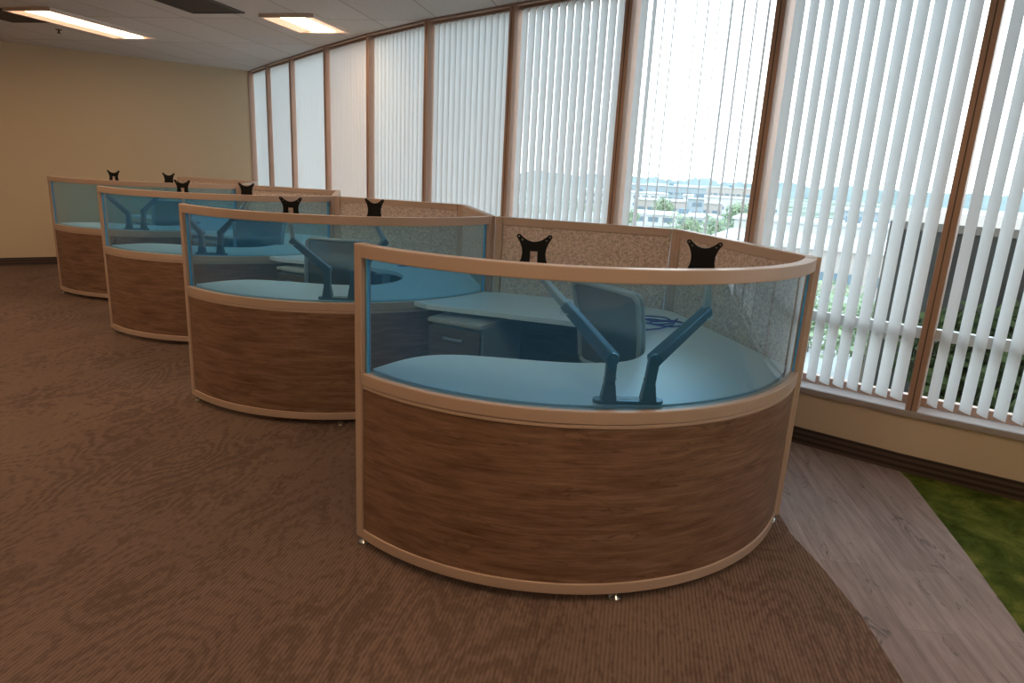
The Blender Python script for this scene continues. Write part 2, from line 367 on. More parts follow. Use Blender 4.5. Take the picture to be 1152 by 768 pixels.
seg_wall('wall_header', WL, CH-.012, CH+.06, .18, 'wall')

# windows: mullion + transom + pane between each pair of mullion points
def outw(a, b):
    d = (Vector(b)-Vector(a)).normalized(); return d, Vector((d.y, -d.x))
for k in range(len(MUL)-1):
    a, b = Vector(MUL[k]), Vector(MUL[k+1]); d, n = outw(a, b); rz = math.atan2(d.y, d.x); ln = (b-a).length
    mid = (a+b)/2; h = CH-SILL
    w = bpy.data.objects.new('window_%d' % (k+1), None); C.objects.link(w); w.location = (mid.x, mid.y, SILL); w.rotation_euler = (0, 0, rz); w['kind'] = 'structure'
    # local frame: x along wall, -y outside
    bm = NB(); box(bm, -ln/2, -.0625, h/2, .058, .135, h); link('mullion', bm, 'mull', w, .003)
    bm = NB(); box(bm, -ln/2, .0055, h/2, .006, .002, h); link('mullion_groove', bm, 'groove', w)
    bm = NB(); box(bm, 0, -.13, .41, ln-.06, .045, .06); link('transom', bm, 'transom', w)
    bm = NB(); box(bm, 0, -.13, h-.018, ln-.06, .045, .03); box(bm, 0, -.13, .03, ln-.06, .045, .05); link('window_frame', bm, 'mull', w)
    bm = NB(); v = [bm.verts.new(p) for p in ((-ln/2+.03, -.135, .02), (ln/2-.03, -.135, .02), (ln/2-.03, -.135, h-.02), (-ln/2+.03, -.135, h-.02))]; bm.faces.new(v)
    link('pane', bm, 'pane', w)
# last mullion belongs to the corner
bm = NB(); box(bm, MUL[-1][0]+.03, MUL[-1][1]+.02, (SILL+CH)/2, .03, .12, CH-SILL, math.atan2(-.75, .52)); link('trim_4', bm, 'mull', kind='structure')

# vertical blinds
def make_blind(k, turn, label, jitter=2, m='vane', special=None):
    a, b = Vector(MUL[k]), Vector(MUL[k+1]); d, n = outw(a, b); ln = (b-a).length; mid = (a+b)/2; rz = math.atan2(d.y, d.x)
    t = thing('vertical_blind', label, 'blind', (mid.x, mid.y, SILL), rz, 'vertical blinds hung in the window bays')
    h = CH-SILL
    bm = NB(); box(bm, 0, -.050, h-.024, ln-.075, .03, .022); link('head_rail', bm, 'rail', t)
    cnt = 12 if k < 6 else 13; pitch = (ln-.10)/cnt; rnd = random.Random(k*11+3)
    for i in range(cnt):
        x = -ln/2+.05+pitch*(i+.5); ang = math.radians(turn+rnd.uniform(-jitter, jitter))
        if special and i in special: ang = math.radians(special[i])
        bm = NB(); S = 4; W_ = .088; g = []
        z0, z1 = .035, h-.040
        for zi in (z0, z1):
            row = []
            for s in range(S+1):
                u = (s/S-.5)*W_; bow = .006*(1-(2*s/S-1)**2)
                row.append(bm.verts.new((math.cos(ang)*u-math.sin(ang)*bow, math.sin(ang)*u+math.cos(ang)*bow, zi)))
            g.append(row)
        for s in range(S): bm.faces.new((g[0][s], g[0][s+1], g[1][s+1], g[1][s]))
        o = link('vane', bm, m, t, smooth=True, loc=(x, -.050, 0))
        bm = NB(); box(bm, 0, 0, z1+.008, .008, .008, .022); link('vane_hanger', bm, 'weight', o)
    return t
# wall tangent azimuths differ bay by bay, 'turn' rotates the vanes out of the wall plane
names = {2: 'white vertical blind half open at the far right edge of the window wall', 3: 'half open white blind right of the nearest workstation, wide gaps over dark trees',
 4: 'half open white blind directly behind the right end of the nearest workstation', 5: 'fully opened vertical blind with a clear view of low buildings and haze',
 6: 'closed white blind just left of the clear open window', 7: 'closed white blind, second bay left of the clear open window', 8: 'closed blind with dappled light, third bay left of the open window',
 9: 'closed pinkish blind beside an orange-lit mullion, fourth bay left of the open window', 10: 'bright bluish white closed blind, third bay from the cream back wall',
 11: 'closed white blind, second bay from the cream back wall', 12: 'closed narrow-looking grey blind in the corner against the cream back wall'}
turns = {1: -50, 2: -52, 3: -56, 4: -39, 5: -59, 6: -15, 7: -9, 8: -5, 9: 5, 10: 4, 11: 5, 12: 5}
for k in range(2, 13):
    make_blind(k, turns[k], names[k], jitter={5: 3.5, 3: 4, 4: 3}.get(k, 2), m='vane_w' if k in (9,) else 'vane', special={11: -25, 10: -40} if k == 5 else None)

# ------------------------------------------------------------------ ceiling fixtures
u_ = Vector((math.sin(AX+.04), math.cos(AX+.04)))
def ceiling_light(cx, cy, w, l, label):
    t = thing('ceiling_light', label, 'ceiling light', (cx, cy, CH), -AX-.04, 'recessed ceiling lights')
    bm = NB(); f = .022; dz = .03
    for sx in (-1, 1): box(bm, sx*(w/2-f/2), 0, -dz/2, f, l, dz)
    for sy in (-1, 1): box(bm, 0, sy*(l/2-f/2), -dz/2, w-2*f, f, dz)
    link('fixture_frame', bm, 'lframe', t, .002)
    for s in (-1, 1):
        bm = NB(); x0, x1 = w/2-f, w*.17
        v = [bm.verts.new(p) for p in ((s*x0, -l/2+f, -.026), (s*x0, l/2-f, -.026), (s*x1, l/2-f, -.006), (s*x1, -l/2+f, -.006))]; bm.faces.new(v)
        link('reflector', bm, 'lpan', t)  # pan glows by itself, in place of lamp light bouncing off it
    bm = NB(); box(bm, 0, 0, -.008, w*.44, l-2*f, .012); link('diffuser', bm, 'lens', t)
    return t
ceiling_light(-4.41, 7.10, .53, 1.28, 'long lit ceiling panel near the top left corner, over the farthest workstation')
ceiling_light(-2.02, 6.50, .53, .66, 'shorter lit ceiling panel beside the window wall, right of the long one')
for i, (x, y) in enumerate([(-4.85, 4.6), (-2.5, 4.0), (-5.3, 2.2), (-2.9, 1.6), (-.3, 1.2), (-7.6, 5.2), (-8.0, 2.6), (1.6, .6), (-5.6, -.8), (-1.6, -1.4), (3.8, 0.0)]):
    ceiling_light(x, y, .53, 1.28, 'lit ceiling panel overhead behind the viewpoint, outside the picture')
def ceiling_vent(cx, cy, w, l, label):
    t = thing('ceiling_vent', label, 'vent', (cx, cy, CH), -AX-.04)
    bm = NB()
    for sx in (-1, 1): box(bm, sx*(w/2-.01), 0, -.006, .02, l, .012)
    for sy in (-1, 1): box(bm, 0, sy*(l/2-.01), -.006, w-.04, .02, .012)
    link('vent_frame', bm, 'vent', t)
    bm = NB()
    for j in range(22): box(bm, 0, -l/2+.03+(l-.06)*(j+.5)/22, -.004, w-.04, .014, .006)
    link('vent_louvre', bm, 'vent', t)
ceiling_vent(-2.78, 5.98, .52, .60, 'dark grey square air grille in the ceiling between the two lit panels')
ceiling_vent(-5.05, 6.88, .50, .60, 'dark grey grille standing in for the ceiling shading left of the long lit panel')  # dark slats stand for the shading on the ceiling behind the light
t = thing('sprinkler_head', 'small dark sprinkler head in the ceiling below the long lit panel', 'sprinkler', (-4.98, 7.55, CH))
bm = NB(); cyl(bm, 0, 0, -.008, 0, .03); link('escutcheon', bm, 'grey', t)
bm = NB(); cyl(bm, 0, 0, -.035, -.008, .009); cyl(bm, 0, 0, -.04, -.035, .02); link('nozzle', bm, 'grey', t)

# ------------------------------------------------------------------ workstations
OFF = [(0, 0), (-1.414, 1.538), (-2.854, 3.072), (-4.289, 4.552), (-5.72, 6.05)]
PL, PR, CC = (-.58, 2.395), (1.25, 2.74), (.962, 3.979)
CEN = (.206, 3.221); RO = 1.14
aL = math.atan2(PL[1]-CEN[1], PL[0]-CEN[0]); aR = math.atan2(PR[1]-CEN[1], PR[0]-CEN[0])
a0, a1 = aL+.022, aR-.022
ZT = 1.222
def make_curved():
    t = thing('curved_partition', '', 'partition', (CEN[0], CEN[1], 0), 0, 'curved wood and blue glass partitions in a row')
    for nm, r0, r1, z0, z1 in (('bottom_rail', RO-.045, RO, .036, .078), ('middle_rail', RO-.045, RO, .690, .736), ('panel_cap', RO-.043, RO-.002, .674, .688), ('top_rail', RO-.047, RO, 1.172, 1.220)):
        bm = NB(); arcbox(bm, 0, 0, r0, r1, a0, a1, z0, z1, 80); link(nm, bm, 'alu', t, .003)
    bm = NB(); arcbox(bm, 0, 0, RO-.040, RO-.006, a0, a1, .686, .692, 80); link('rail_groove', bm, 'groove', t)
    bm = NB(); arcbox(bm, 0, 0, RO-.038, RO-.007, a0, a1, .076, .676, 80); link('wood_panel', bm, 'wood', t)
    bm = NB(); S = 72; rows = []
    ga0, ga1 = a0+.010, a1-.010
    for z in (.728, 1.178): rows.append([bm.verts.new(((RO-.022)*math.cos(ga0+(ga1-ga0)*i/S), (RO-.022)*math.sin(ga0+(ga1-ga0)*i/S), z)) for i in range(S+1)])
    for i in range(S): bm.faces.new((rows[0][i], rows[0][i+1], rows[1][i+1], rows[1][i]))
    g = link('glass_pane', bm, 'glass', t, smooth=True)
    bm = NB()
    for ga in (ga0, ga1): box(bm, (RO-.022)*math.cos(ga), (RO-.022)*math.sin(ga), .953, .010, .012, .44, ga)
    link('glass_edge', bm, 'gedge', g)
    for P, a in ((PL, aL), (PR, aR)):
        x, y = P[0]-CEN[0], P[1]-CEN[1]; rr = (RO-.024)/math.hypot(x, y); x *= rr; y *= rr
        bm = NB(); box(bm, x, y, (.036+ZT)/2, .048, .042, ZT-.036, a); o = link('post', bm, 'alu', t, .005)
        bm = NB()
        for s in (-1, 1): box(bm, x+s*.0215*-math.sin(a), y+s*.0215*math.cos(a), (.05+ZT)/2, .006, .002, ZT-.06, a)
        link('post_groove', bm, 'groove', o)
    for a in (aL, aR, (aL+aR)/2+.01):
        x, y = (RO-.024)*math.cos(a), (RO-.024)*math.sin(a)
        bm = NB(); cyl(bm, x, y, 0, .008, .026, .024); cyl(bm, x, y, .008, .018, .020, .010); cyl(bm, x, y, .012, .04, .007); link('levelling_foot', bm, 'chrome', t, smooth=False)
    return t
side = ['nearest', 'second nearest', 'third nearest', 'farthest']
cp = make_curved()
clab = ['largest curved oak and blue glass partition, nearest in the row', 'curved oak and blue glass partition directly behind the nearest one', 'curved oak and blue glass partition third from the front', 'farthest curved oak and glass partition, beside the cream back wall']
cp['label'] = clab[0]
for i in (1, 2, 3): dup(cp, (CEN[0]+OFF[i][0], CEN[1]+OFF[i][1], 0), 0, clab[i])

def fabric_panel(A, B, label):
    A, B = Vector(A), Vector(B); d = (B-A).normalized(); mid = (A+B)/2; rz = math.atan2(d.y, d.x); ln = (B-A).length
    t = thing('fabric_partition', label, 'partition', (mid.x, mid.y, 0), rz, 'straight tan fabric partitions behind the desks')
    h = ln/2
    for s in (-1, 1):
        bm = NB(); box(bm, s*(h-.025), 0, (.036+ZT)/2, .046, .046, ZT-.036); link('post', bm, 'alu', t, .005)
        bm = NB(); cyl(bm, s*(h-.025), 0, 0, .008, .021, .018); cyl(bm, s*(h-.025), 0, .008, .04, .005); link('levelling_foot', bm, 'chrome', t)
    bm = NB(); box(bm, 0, 0, ZT-.024, ln-.1, .046, .048); link('top_rail', bm, 'alu', t, .004)
    bm = NB(); box(bm, 0, 0, .057, ln-.1, .046, .042); link('bottom_rail', bm, 'alu', t, .004)
    bm = NB(); box(bm, 0, 0, .712, ln-.1, .044, .03); link('middle_rail', bm, 'alu', t, .004)
    bm = NB(); box(bm, 0, 0, (.727+ZT-.048)/2, ln-.1, .034, ZT-.048-.727); link('fabric_panel', bm, 'fabric', t, .006)
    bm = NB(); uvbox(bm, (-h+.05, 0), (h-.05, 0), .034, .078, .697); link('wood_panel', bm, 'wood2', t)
    return t
def add(p, o): return (p[0]+o[0], p[1]+o[1])
for i in range(4):
    pr, cc, pn = add(PR, OFF[i]), add(CC, OFF[i]), add(PR, OFF[i+1])
    dpr = Vector(cc)-Vector(pr); dpr.normalize(); s0 = Vector(pr)+dpr*.012; cc = Vector(cc)-dpr*.004
    lb1 = ['tan fabric panel on the window side of the nearest desk, meeting the glass end post', 'tan fabric panel angled on the window side of the second nearest desk', 'tan fabric panel angled on the window side of the third desk', 'tan fabric panel on the window side of the farthest desk'][i]
    lb2 = ['long tan fabric panel straight behind the nearest desk', 'long tan fabric panel straight behind the second nearest desk', 'long tan fabric panel behind the third desk from the front', 'tan fabric panel behind the farthest desk, below the cream wall'][i]
    fabric_panel(s0, cc, lb1)
    e = Vector(pn)-Vector(cc); e.normalize()
    fabric_panel(Vector(cc)+e*-.002, Vector(pn)-e*.024, lb2)

# worktop outline (plan, station 1)
def worktop_outline():
    pts = []
    for i in range(33):
        a = a0+.01+(a1-a0-.02)*i/32; pts.append((CEN[0]+(RO-.052)*math.cos(a), CEN[1]+(RO-.052)*math.sin(a)))
    pr, cc, pn = Vector(PR), Vector(CC), Vector(add(PR, OFF[1]))
    d1 = (cc-pr).normalized(); n1 = Vector((-d1.y, d1.x)); d2 = (pn-cc).normalized(); n2 = Vector((-d2.y, d2.x))
    off = .03
    pts.append(tuple(pr+n1*off+d1*.05))
    k0 = cc+n1*off-d1*.16; k2 = cc+n2*off+d2*.18; k1 = cc+(n1+n2)*off*.8
    for i in range(9):
        t = i/8; p = k0*(1-t)**2+k1*2*t*(1-t)+k2*t*t; pts.append(tuple(p))
    pts.append(tuple(pn+n2*off-d2*.06))
    c2 = Vector(add(CEN, OFF[1])); b0 = math.atan2(pn.y-c2.y, pn.x-c2.x)-.06; b1 = math.atan2(3.73-c2.y, -.545-c2.x)
    for i in range(16):
        a = b0+(b1-b0)*i/15; pts.append((c2.x+(RO+.008)*math.cos(a), c2.y+(RO+.008)*math.sin(a)))
    inner = [(-.50, 3.715), (-.29, 3.652), (-.10, 3.59), (.109, 3.525), (.30, 3.471), (.42, 3.42), (.53, 3.33), (.60, 3.20), (.63, 3.05), (.61, 2.90), (.55, 2.78), (.474, 2.71), (.36, 2.672), (.242, 2.656), (.10, 2.664), (-.056, 2.682), (-.208, 2.693), (-.31, 2.675), (-.387, 2.63), (-.45, 2.56), (-.50, 2.48), (-.53, 2.43)]
    # smooth
    for _ in range(2):
        new = [inner[0]]
        for p, q in zip(inner, inner[1:]): new += [lerp(p, q, .25), lerp(p, q, .75)]
        inner = new+[inner[-1]]
    return pts+inner
WO = worktop_outline()
t = thing('desk_worktop', '', 'desk', (CEN[0], CEN[1], 0), 0, 'white C-shaped desk worktops')
def poly_slab(pts, z0, z1):
    bm = NB(); vs = [bm.verts.new((p[0], p[1], z1)) for p in pts]; es = [bm.edges.new((vs[i], vs[(i+1) % len(vs)])) for i in range(len(vs))]
    bmesh.ops.triangle_fill(bm, use_beauty=True, edges=es)
    fs = list(bm.faces); r = bmesh.ops.extrude_face_region(bm, geom=fs)
    for v in r['geom']:
        if isinstance(v, bmesh.types.BMVert): v.co.z = z0
    return bm
loc = [(p[0]-CEN[0], p[1]-CEN[1]) for p in WO]
link('tabletop', poly_slab(loc, .712, .741), 'white', t, .003)
for (x, y) in ((.425, 3.475), (-.40, 2.50), (1.02, 3.0)):
    bm = NB(); box(bm, x-CEN[0], y-CEN[1], .355, .05, .05, .694); box(bm, x-CEN[0], y-CEN[1], .705, .14, .14, .012); box(bm, x-CEN[0], y-CEN[1], .006, .09, .09, .012); link('leg', bm, 'edge', t, .004)
wl = ['white C-shaped worktop inside the nearest curved partition', 'white worktop inside the second nearest curved partition', 'white worktop inside the third curved partition from the front', 'white worktop inside the farthest curved partition']
t['label'] = wl[0]
for i in (1, 2, 3): dup(t, (CEN[0]+OFF[i][0], CEN[1]+OFF[i][1], 0), 0, wl[i])

# drawer pedestals under the back wing
def make_ped():
    t = thing('drawer_pedestal', '', 'drawer unit', (0, 0, 0), 0, 'low drawer pedestals under the desks')
    w, d, h = .35, .45, .655
    bm = NB(); box(bm, 0, d/2+.02, .05+(h-.05)/2, w, d-.02, h-.05); link('cabinet_body', bm, 'ped', t, .003)
    bm = NB(); box(bm, 0, d/2, h+.012, w+.004, d+.03, .024); link('cabinet_top', bm, 'edge', t, .004)
    for z0, z1 in ((.44, .632), (.25, .43), (.06, .24)):
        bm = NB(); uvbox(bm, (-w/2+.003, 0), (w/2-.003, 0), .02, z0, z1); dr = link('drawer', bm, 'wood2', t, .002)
        bm = NB(); box(bm, 0, -.026, z1-.055, .12, .008, .014)
        for s in (-1, 1): box(bm, s*.055, -.016, z1-.055, .008, .018, .012)
        link('handle', bm, 'cframe', dr, .002)
    for sx in (-1, 1):
        for y in (.05, d-.03):
            bm = NB(); bmesh.ops.create_cone(bm, cap_ends=True, segments=20, radius1=.024, radius2=.024, depth=.02, matrix=Matrix.Translation((sx*.14, y, .0245)) @ Matrix.Rotation(PI/2, 4, 'Y')); link('caster', bm, 'blackp', t)
    return t
ped = make_ped(); PX, PY, PZ = -.325, 3.595, -math.atan2(.16, .29); 
ped.location = (PX, PY, 0); ped.rotation_euler = (0, 0, PZ)
pl = ['drawer pedestal with brown front under the nearest desk, left of its white leg', 'drawer pedestal under the second nearest desk, mostly hidden', 'drawer pedestal under the third desk from the front, mostly hidden', 'drawer pedestal under the farthest desk, mostly hidden']
ped['label'] = pl[0]
for i in (1, 2, 3): dup(ped, (PX+OFF[i][0], PY+OFF[i][1], 0), PZ, pl[i])

# ------------------------------------------------------------------ task chairs (seat faces -y of its own frame)
def make_chair():
    t = thing('task_chair', '', 'chair', (0, 0, 0), 0, 'mesh-back task chairs')
    # backrest: origin at seat centre; back plane at y=+.24
    W_, z0, z1, R_ = .46, .555, .985, .04
    def bpt(u, z):       # u -1..1
        tz = (z-z0)/(z1-z0); return Vector((u*W_/2*(1-.06*(1-tz)), .225+.07*tz-.035*(1-u*u)*-1*-.6+.02*math.sin(tz*PI)*-1, z))
    loop = []
    def corner(cx, cz, s, e):
        for i in range(7):
            a = s+(e-s)*i/6; loop.append((cx+R_*math.cos(a), cz+R_*math.sin(a)))
    hw = W_/2
    corner(hw-R_, z1-R_, 0, PI/2); corner(-hw+R_, z1-R_, PI/2, PI); corner(-hw+R_*1.3, z0+R_*1.3, PI, 3*PI/2); corner(hw-R_*1.3, z0+R_*1.3, -PI/2, 0)
    dens = []
    for i in range(len(loop)):
        p, q = loop[i], loop[(i+1) % len(loop)]; n = max(1, int(math.dist(p, q)/.05))
        for j in range(n): dens.append(lerp(p, q, j/n))
    P3 = [bpt(x/hw, z) for x, z in dens]
    bm = NB(); tube(bm, P3, .0125, 8, closed=True); fr = link('back_frame', bm, 'cframe', t, smooth=True)
    P4 = [p+Vector((0, -.030, .004)) for p in P3]
    bm = NB(); tube(bm, P4, .008, 8, closed=True); link('outer_rim', bm, 'cframe', fr, smooth=True)
    bm = NB(); G = 14; gr = []
    for j in range(G+1):
        z = z0+.006+(z1-z0-.012)*j/G; xs = [x for x, zz in dens]; 
        # half width at this height from the rounded outline
        def half(z):
            if z > z1-R_: dz = z-(z1-R_); return hw-R_+math.sqrt(max(0, R_*R_-dz*dz))
            if z < z0+R_*1.3: dz = (z0+R_*1.3)-z; return hw-R_*1.3+math.sqrt(max(0, (R_*1.3)**2-dz*dz))
            return hw
        hh = half(z)*.985; gr.append([bm.verts.new(bpt((-1+2*i/G)*hh/hw, z)) for i in range(G+1)])
    for j in range(G):
        for i in range(G): bm.faces.new((gr[j][i], gr[j][i+1], gr[j+1][i+1], gr[j+1][i]))
    link('back_mesh', bm, 'mesh', t, smooth=True)
    bm = NB(); beam(bm, (0, .235, .60), (0, .20, .43), .09, .02, .1, .025, (0, 1, 0)); beam(bm, (0, .21, .425), (0, 0, .41), .1, .03); link('back_support', bm, 'cframe', t, .004)
    # seat cushion
    bm = NB(); pts = []
    for cx_, cy_, s in ((.17, .16, 0), (-.17, .16, PI/2), (-.15, -.16, PI), (.15, -.16, 3*PI/2)):
        for i in range(6): a = s+PI/2*i/5; pts.append((cx_+.075*math.cos(a), cy_+.075*math.sin(a)))
    prism(bm, pts, .435, .495); link('seat', bm, 'seat', t, .018, smooth=True)
    bm = NB(); cyl(bm, 0, 0, .10, .40, .024); cyl(bm, 0, 0, .08, .26, .034); link('gas_column', bm, 'blackp', t, smooth=False)
    bm = NB(); box(bm, 0, 0, .415, .2, .2, .03); link('tilt_mechanism', bm, 'blackp', t, .006)
    bm = NB(); cyl(bm, 0, 0, .07, .115, .05, .04)
    for k in range(5):
        a = 2*PI*k/5+.3; beam(bm, (.03*math.cos(a), .03*math.sin(a), .095), (.29*math.cos(a), .29*math.sin(a), .068), .05, .035, .032, .02)
    link('star_base', bm, 'blackp', t, .004)
    for k in range(5):
        a = 2*PI*k/5+.3; bm = NB(); c, s = math.cos(a), math.sin(a)
        for o_ in (-.016, .016): bmesh.ops.create_cone(bm, cap_ends=True, segments=18, radius1=.028, radius2=.028, depth=.018, matrix=Matrix.Translation((.29*c-o_*s, .29*s+o_*c, .028)) @ Matrix.Rotation(a, 4, 'Z') @ Matrix.Rotation(PI/2, 4, 'X'))
        cyl(bm, .29*c, .29*s, .03, .07, .007); link('caster', bm, 'blackp', t)
    return t
chair = make_chair()
def chair_at(bx, by, face):     # bx,by = centre of the back, face = azimuth (clockwise from +y) the sitter looks to
    rz = PI-face          # local -y points to the facing direction
    dx, dy = math.sin(face), math.cos(face); return (bx+dx*.25, by+dy*.25, 0), rz
chs = [((.455, 3.14), math.radians(55), 'grey mesh task chair turned away at the nearest desk'), ((.19, 2.98), math.radians(186), 'grey mesh task chair facing out at the second nearest desk'),
       ((.47, 3.05), math.radians(178), 'grey mesh task chair at the third desk from the front, seen through blue glass'), ((.37, 3.0), math.radians(185), 'grey mesh task chair at the farthest desk, dark behind blue glass')]
for i, ((bx, by), fc, lb) in enumerate(chs):
    l, rz = chair_at(bx+OFF[i][0], by+OFF[i][1], fc)
    if i == 0: chair.location = l; chair.rotation_euler = (0, 0, rz); chair['label'] = lb
    else: dup(chair, l, rz, lb)

# ------------------------------------------------------------------ dual monitor arms
def plate_mesh(slot):
    cu = bpy.data.curves.new('plate', 'CURVE'); cu.dimensions = '2D'; cu.fill_mode = 'BOTH'; cu.extrude = .002
    def spl(pts):
        s = cu.splines.new('POLY'); s.points.add(len(pts)-1); s.use_cyclic_u = True
        for p, q in zip(s.points, pts): p.co = (q[0], q[1], 0, 1)
    T = .056; r = .0085; out = []
    def tip(cx, cy, a):
        for i in range(9):
            t_ = a-PI*.5+PI*i/8; out.append((cx+r*math.cos(t_), cy+r*math.sin(t_)))
    def conc(p, q, depth):    # concave link bowed toward the centre
        mx, my = (p[0]+q[0])/2, (p[1]+q[1])/2; l_ = math.hypot(mx, my)
        for i in range(1, 10):
            t_ = i/10; b = 4*t_*(1-t_); out.append((p[0]+(q[0]-p[0])*t_-mx/l_*depth*b, p[1]+(q[1]-p[1])*t_-my/l_*depth*b))
    tips = [(T, T, PI/4), (-T, T, 3*PI/4), (-T*.92, -T, 5*PI/4), (T*.92, -T, 7*PI/4)]
    for i, (x, y, a) in enumerate(tips):
        tip(x, y, a); nx = tips[(i+1) % 4]; s = out[-1]; e = (nx[0]+r*math.cos(nx[2]-PI/2), nx[1]+r*math.sin(nx[2]-PI/2))
        conc(s, e, (.024, .017, .010, .017)[i])
    spl(out)
    for x, y, a in tips:
        for k, rr in ((1, .0024), (.78, .0022)): spl([(x*k+rr*math.cos(2*PI*j/10), y*k+rr*math.sin(2*PI*j/10)) for j in range(10)])
    if slot: spl([(-.0135, -.046), (.0135, -.046), (.0135, .004), (-.0135, .004)])
    ob = bpy.data.objects.new('tmp', cu); C.objects.link(ob); dg = bpy.context.evaluated_depsgraph_get(); dg.update()
    me = bpy.data.meshes.new_from_object(ob.evaluated_get(dg)); bpy.data.objects.remove(ob); bpy.data.curves.remove(cu)
    me.materials.clear(); me.materials.append(M['black']); return me
PM = [plate_mesh(True), plate_mesh(False)]
def monitor_arm(off, spec, label):
    """spec per side: e1, e2, top, plate centre, plate yaw (station-1 coordinates)"""
    bx, by = .415, 2.192
    t = thing('monitor_arm', label, 'monitor arm', (bx+off[0], by+off[1], .741), 0, 'dual monitor arms clamped to the desks')
    def V(p): return Vector((p[0]-bx, p[1]-by, p[2]-.741))
    ang = .10
    bm = NB(); W_ = .125; R_ = .028
    ring = []
    for s, c in ((0, W_-R_), (PI, -(W_-R_))):
        for i in range(9): a = s-PI/2+PI*i/8; ring.append((c+R_*math.cos(a), R_*math.sin(a)))
    ca, sa = math.cos(ang), math.sin(ang)
    ring = [(x*ca-y*sa, x*sa+y*ca) for x, y in ring]
    prism(bm, ring, .0, .012); link('base_plate', bm, 'arm', t, .002)
    bm = NB(); rr = [((x*.62), (y*.35)) for x, y in ring]; prism(bm, rr, .012, .0125); link('base_inlay', bm, 'edge', t)
    for sgn, sp in zip((-1, 1), spec):
        px = (sgn*.071*ca, sgn*.071*sa)
        e1, e2, tp, pc, yaw = V(sp[0]), V(sp[1]), V(sp[2]), V(sp[3]), sp[4]
        bm = NB(); beam(bm, (px[0], px[1], .008), (px[0], px[1], .072), .054, .056, .038, .040, (0, 1, 0)); beam(bm, (px[0], px[1], .07), (e1.x, e1.y, e1.z+.012), .036, .036, .036, .036, (0, 1, 0)); po = link('arm_post', bm, 'arm', t, .003)
        bm = NB(); bmesh.ops.create_cone(bm, cap_ends=True, segments=20, radius1=.0045, radius2=.0045, depth=.045, matrix=Matrix.Translation((px[0], px[1], .085)) @ Matrix.Rotation(PI/2, 4, 'Y')); link('adjusting_screw', bm, 'chrome', po)
        d = (e2-e1).normalized()
        bm = NB(); beam(bm, e1-d*.012, e2+d*.012, .042, .044, .036, .036); lo = link('lower_arm', bm, 'arm', t, .005)
        bm = NB(); bmesh.ops.create_cone(bm, cap_ends=True, segments=24, radius1=.022, radius2=.022, depth=.046, matrix=Matrix.Translation(e1) @ Matrix.Rotation(PI/2, 4, 'X')); link('elbow_joint', bm, 'arm', lo)
        d2 = (tp-e2).normalized()
        bm = NB(); beam(bm, e2, tp, .030, .028, .022, .020); link('upper_arm', bm, 'arm2', t, .004)
        bm = NB(); ringp = [e2+Vector((.024*math.cos(2*PI*i/20), .024*math.sin(2*PI*i/20), -.022)) for i in range(20)]; tube(bm, ringp, .0018, 6, True); link('cable_clip', bm, 'cablew', lo, smooth=True)
        # tilt head behind the plate
        bm = NB(); nrm = Vector((math.sin(yaw), -math.cos(yaw), 0)); hb = pc-nrm*.022
        beam(bm, tp, Vector((hb.x, hb.y, pc.z-.02)), .020, .020, .022, .022); beam(bm, (hb.x, hb.y, pc.z-.03), (hb.x, hb.y, pc.z+.014), .022, .024, .022, .024, (0, 1, 0)); beam(bm, hb, pc-nrm*.003, .024, .024, .03, .03); link('tilt_head', bm, 'joint', t, .003)
        if sgn > 0:
            sd = Vector((math.cos(yaw), math.sin(yaw), 0)); bm = NB(); beam(bm, hb, hb+sd*.046, .026, .022, .020, .018); link('tilt_knob', bm, 'joint', t, .004)
        po = bpy.data.objects.new('mounting_plate', PM[0 if sgn < 0 else 1]); C.objects.link(po); po.parent = t
        po.matrix_local = Matrix.Translation(pc) @ Matrix.Rotation(yaw, 4, 'Z') @ Matrix.Rotation(PI/2, 4, 'X')
        if sgn > 0: po.matrix_local = Matrix.Translation(pc) @ Matrix.Rotation(yaw, 4, 'Z') @ Matrix.Rotation(PI/2, 4, 'X')
SP = [
 (((.345, 2.184, .90), (.189, 2.30, 1.048), (.103, 2.40, 1.125), (.062, 2.40, 1.222), .05), ((.495, 2.20, .90), (.70, 2.36, 1.045), (.705, 2.40, 1.15), (.672, 2.39, 1.232), -.55)),
 (((.345, 2.184, .91), (.154, 2.18, 1.065), (.11, 2.28, 1.14), (.115, 2.28, 1.235), .05), ((.495, 2.20, .90), (.64, 2.34, 1.065), (.59, 2.36, 1.15), (.575, 2.36, 1.245), -.35)),
 (((.345, 2.184, .91), (.242, 2.18, 1.02), (.20, 2.22, 1.14), (.20, 2.23, 1.245), .0), ((.495, 2.20, .915), (.60, 2.20, 1.025), (.66, 2.28, 1.14), (.685, 2.28, 1.245), .0)),
 (((.345, 2.184, .90), (.137, 2.20, 1.063), (.16, 2.26, 1.14), (.19, 2.26, 1.25), .0), ((.495, 2.20, .93), (.60, 2.28, 1.065), (.67, 2.34, 1.14), (.705, 2.34, 1.25), .0))]
al = ['dual monitor arm with empty black plates at the nearest desk', 'dual monitor arm at the second nearest desk, empty plates above the rail', 'dual monitor arm at the third desk from the front', 'dual monitor arm at the farthest desk']
for i in range(4): monitor_arm(OFF[i], SP[i], al[i])

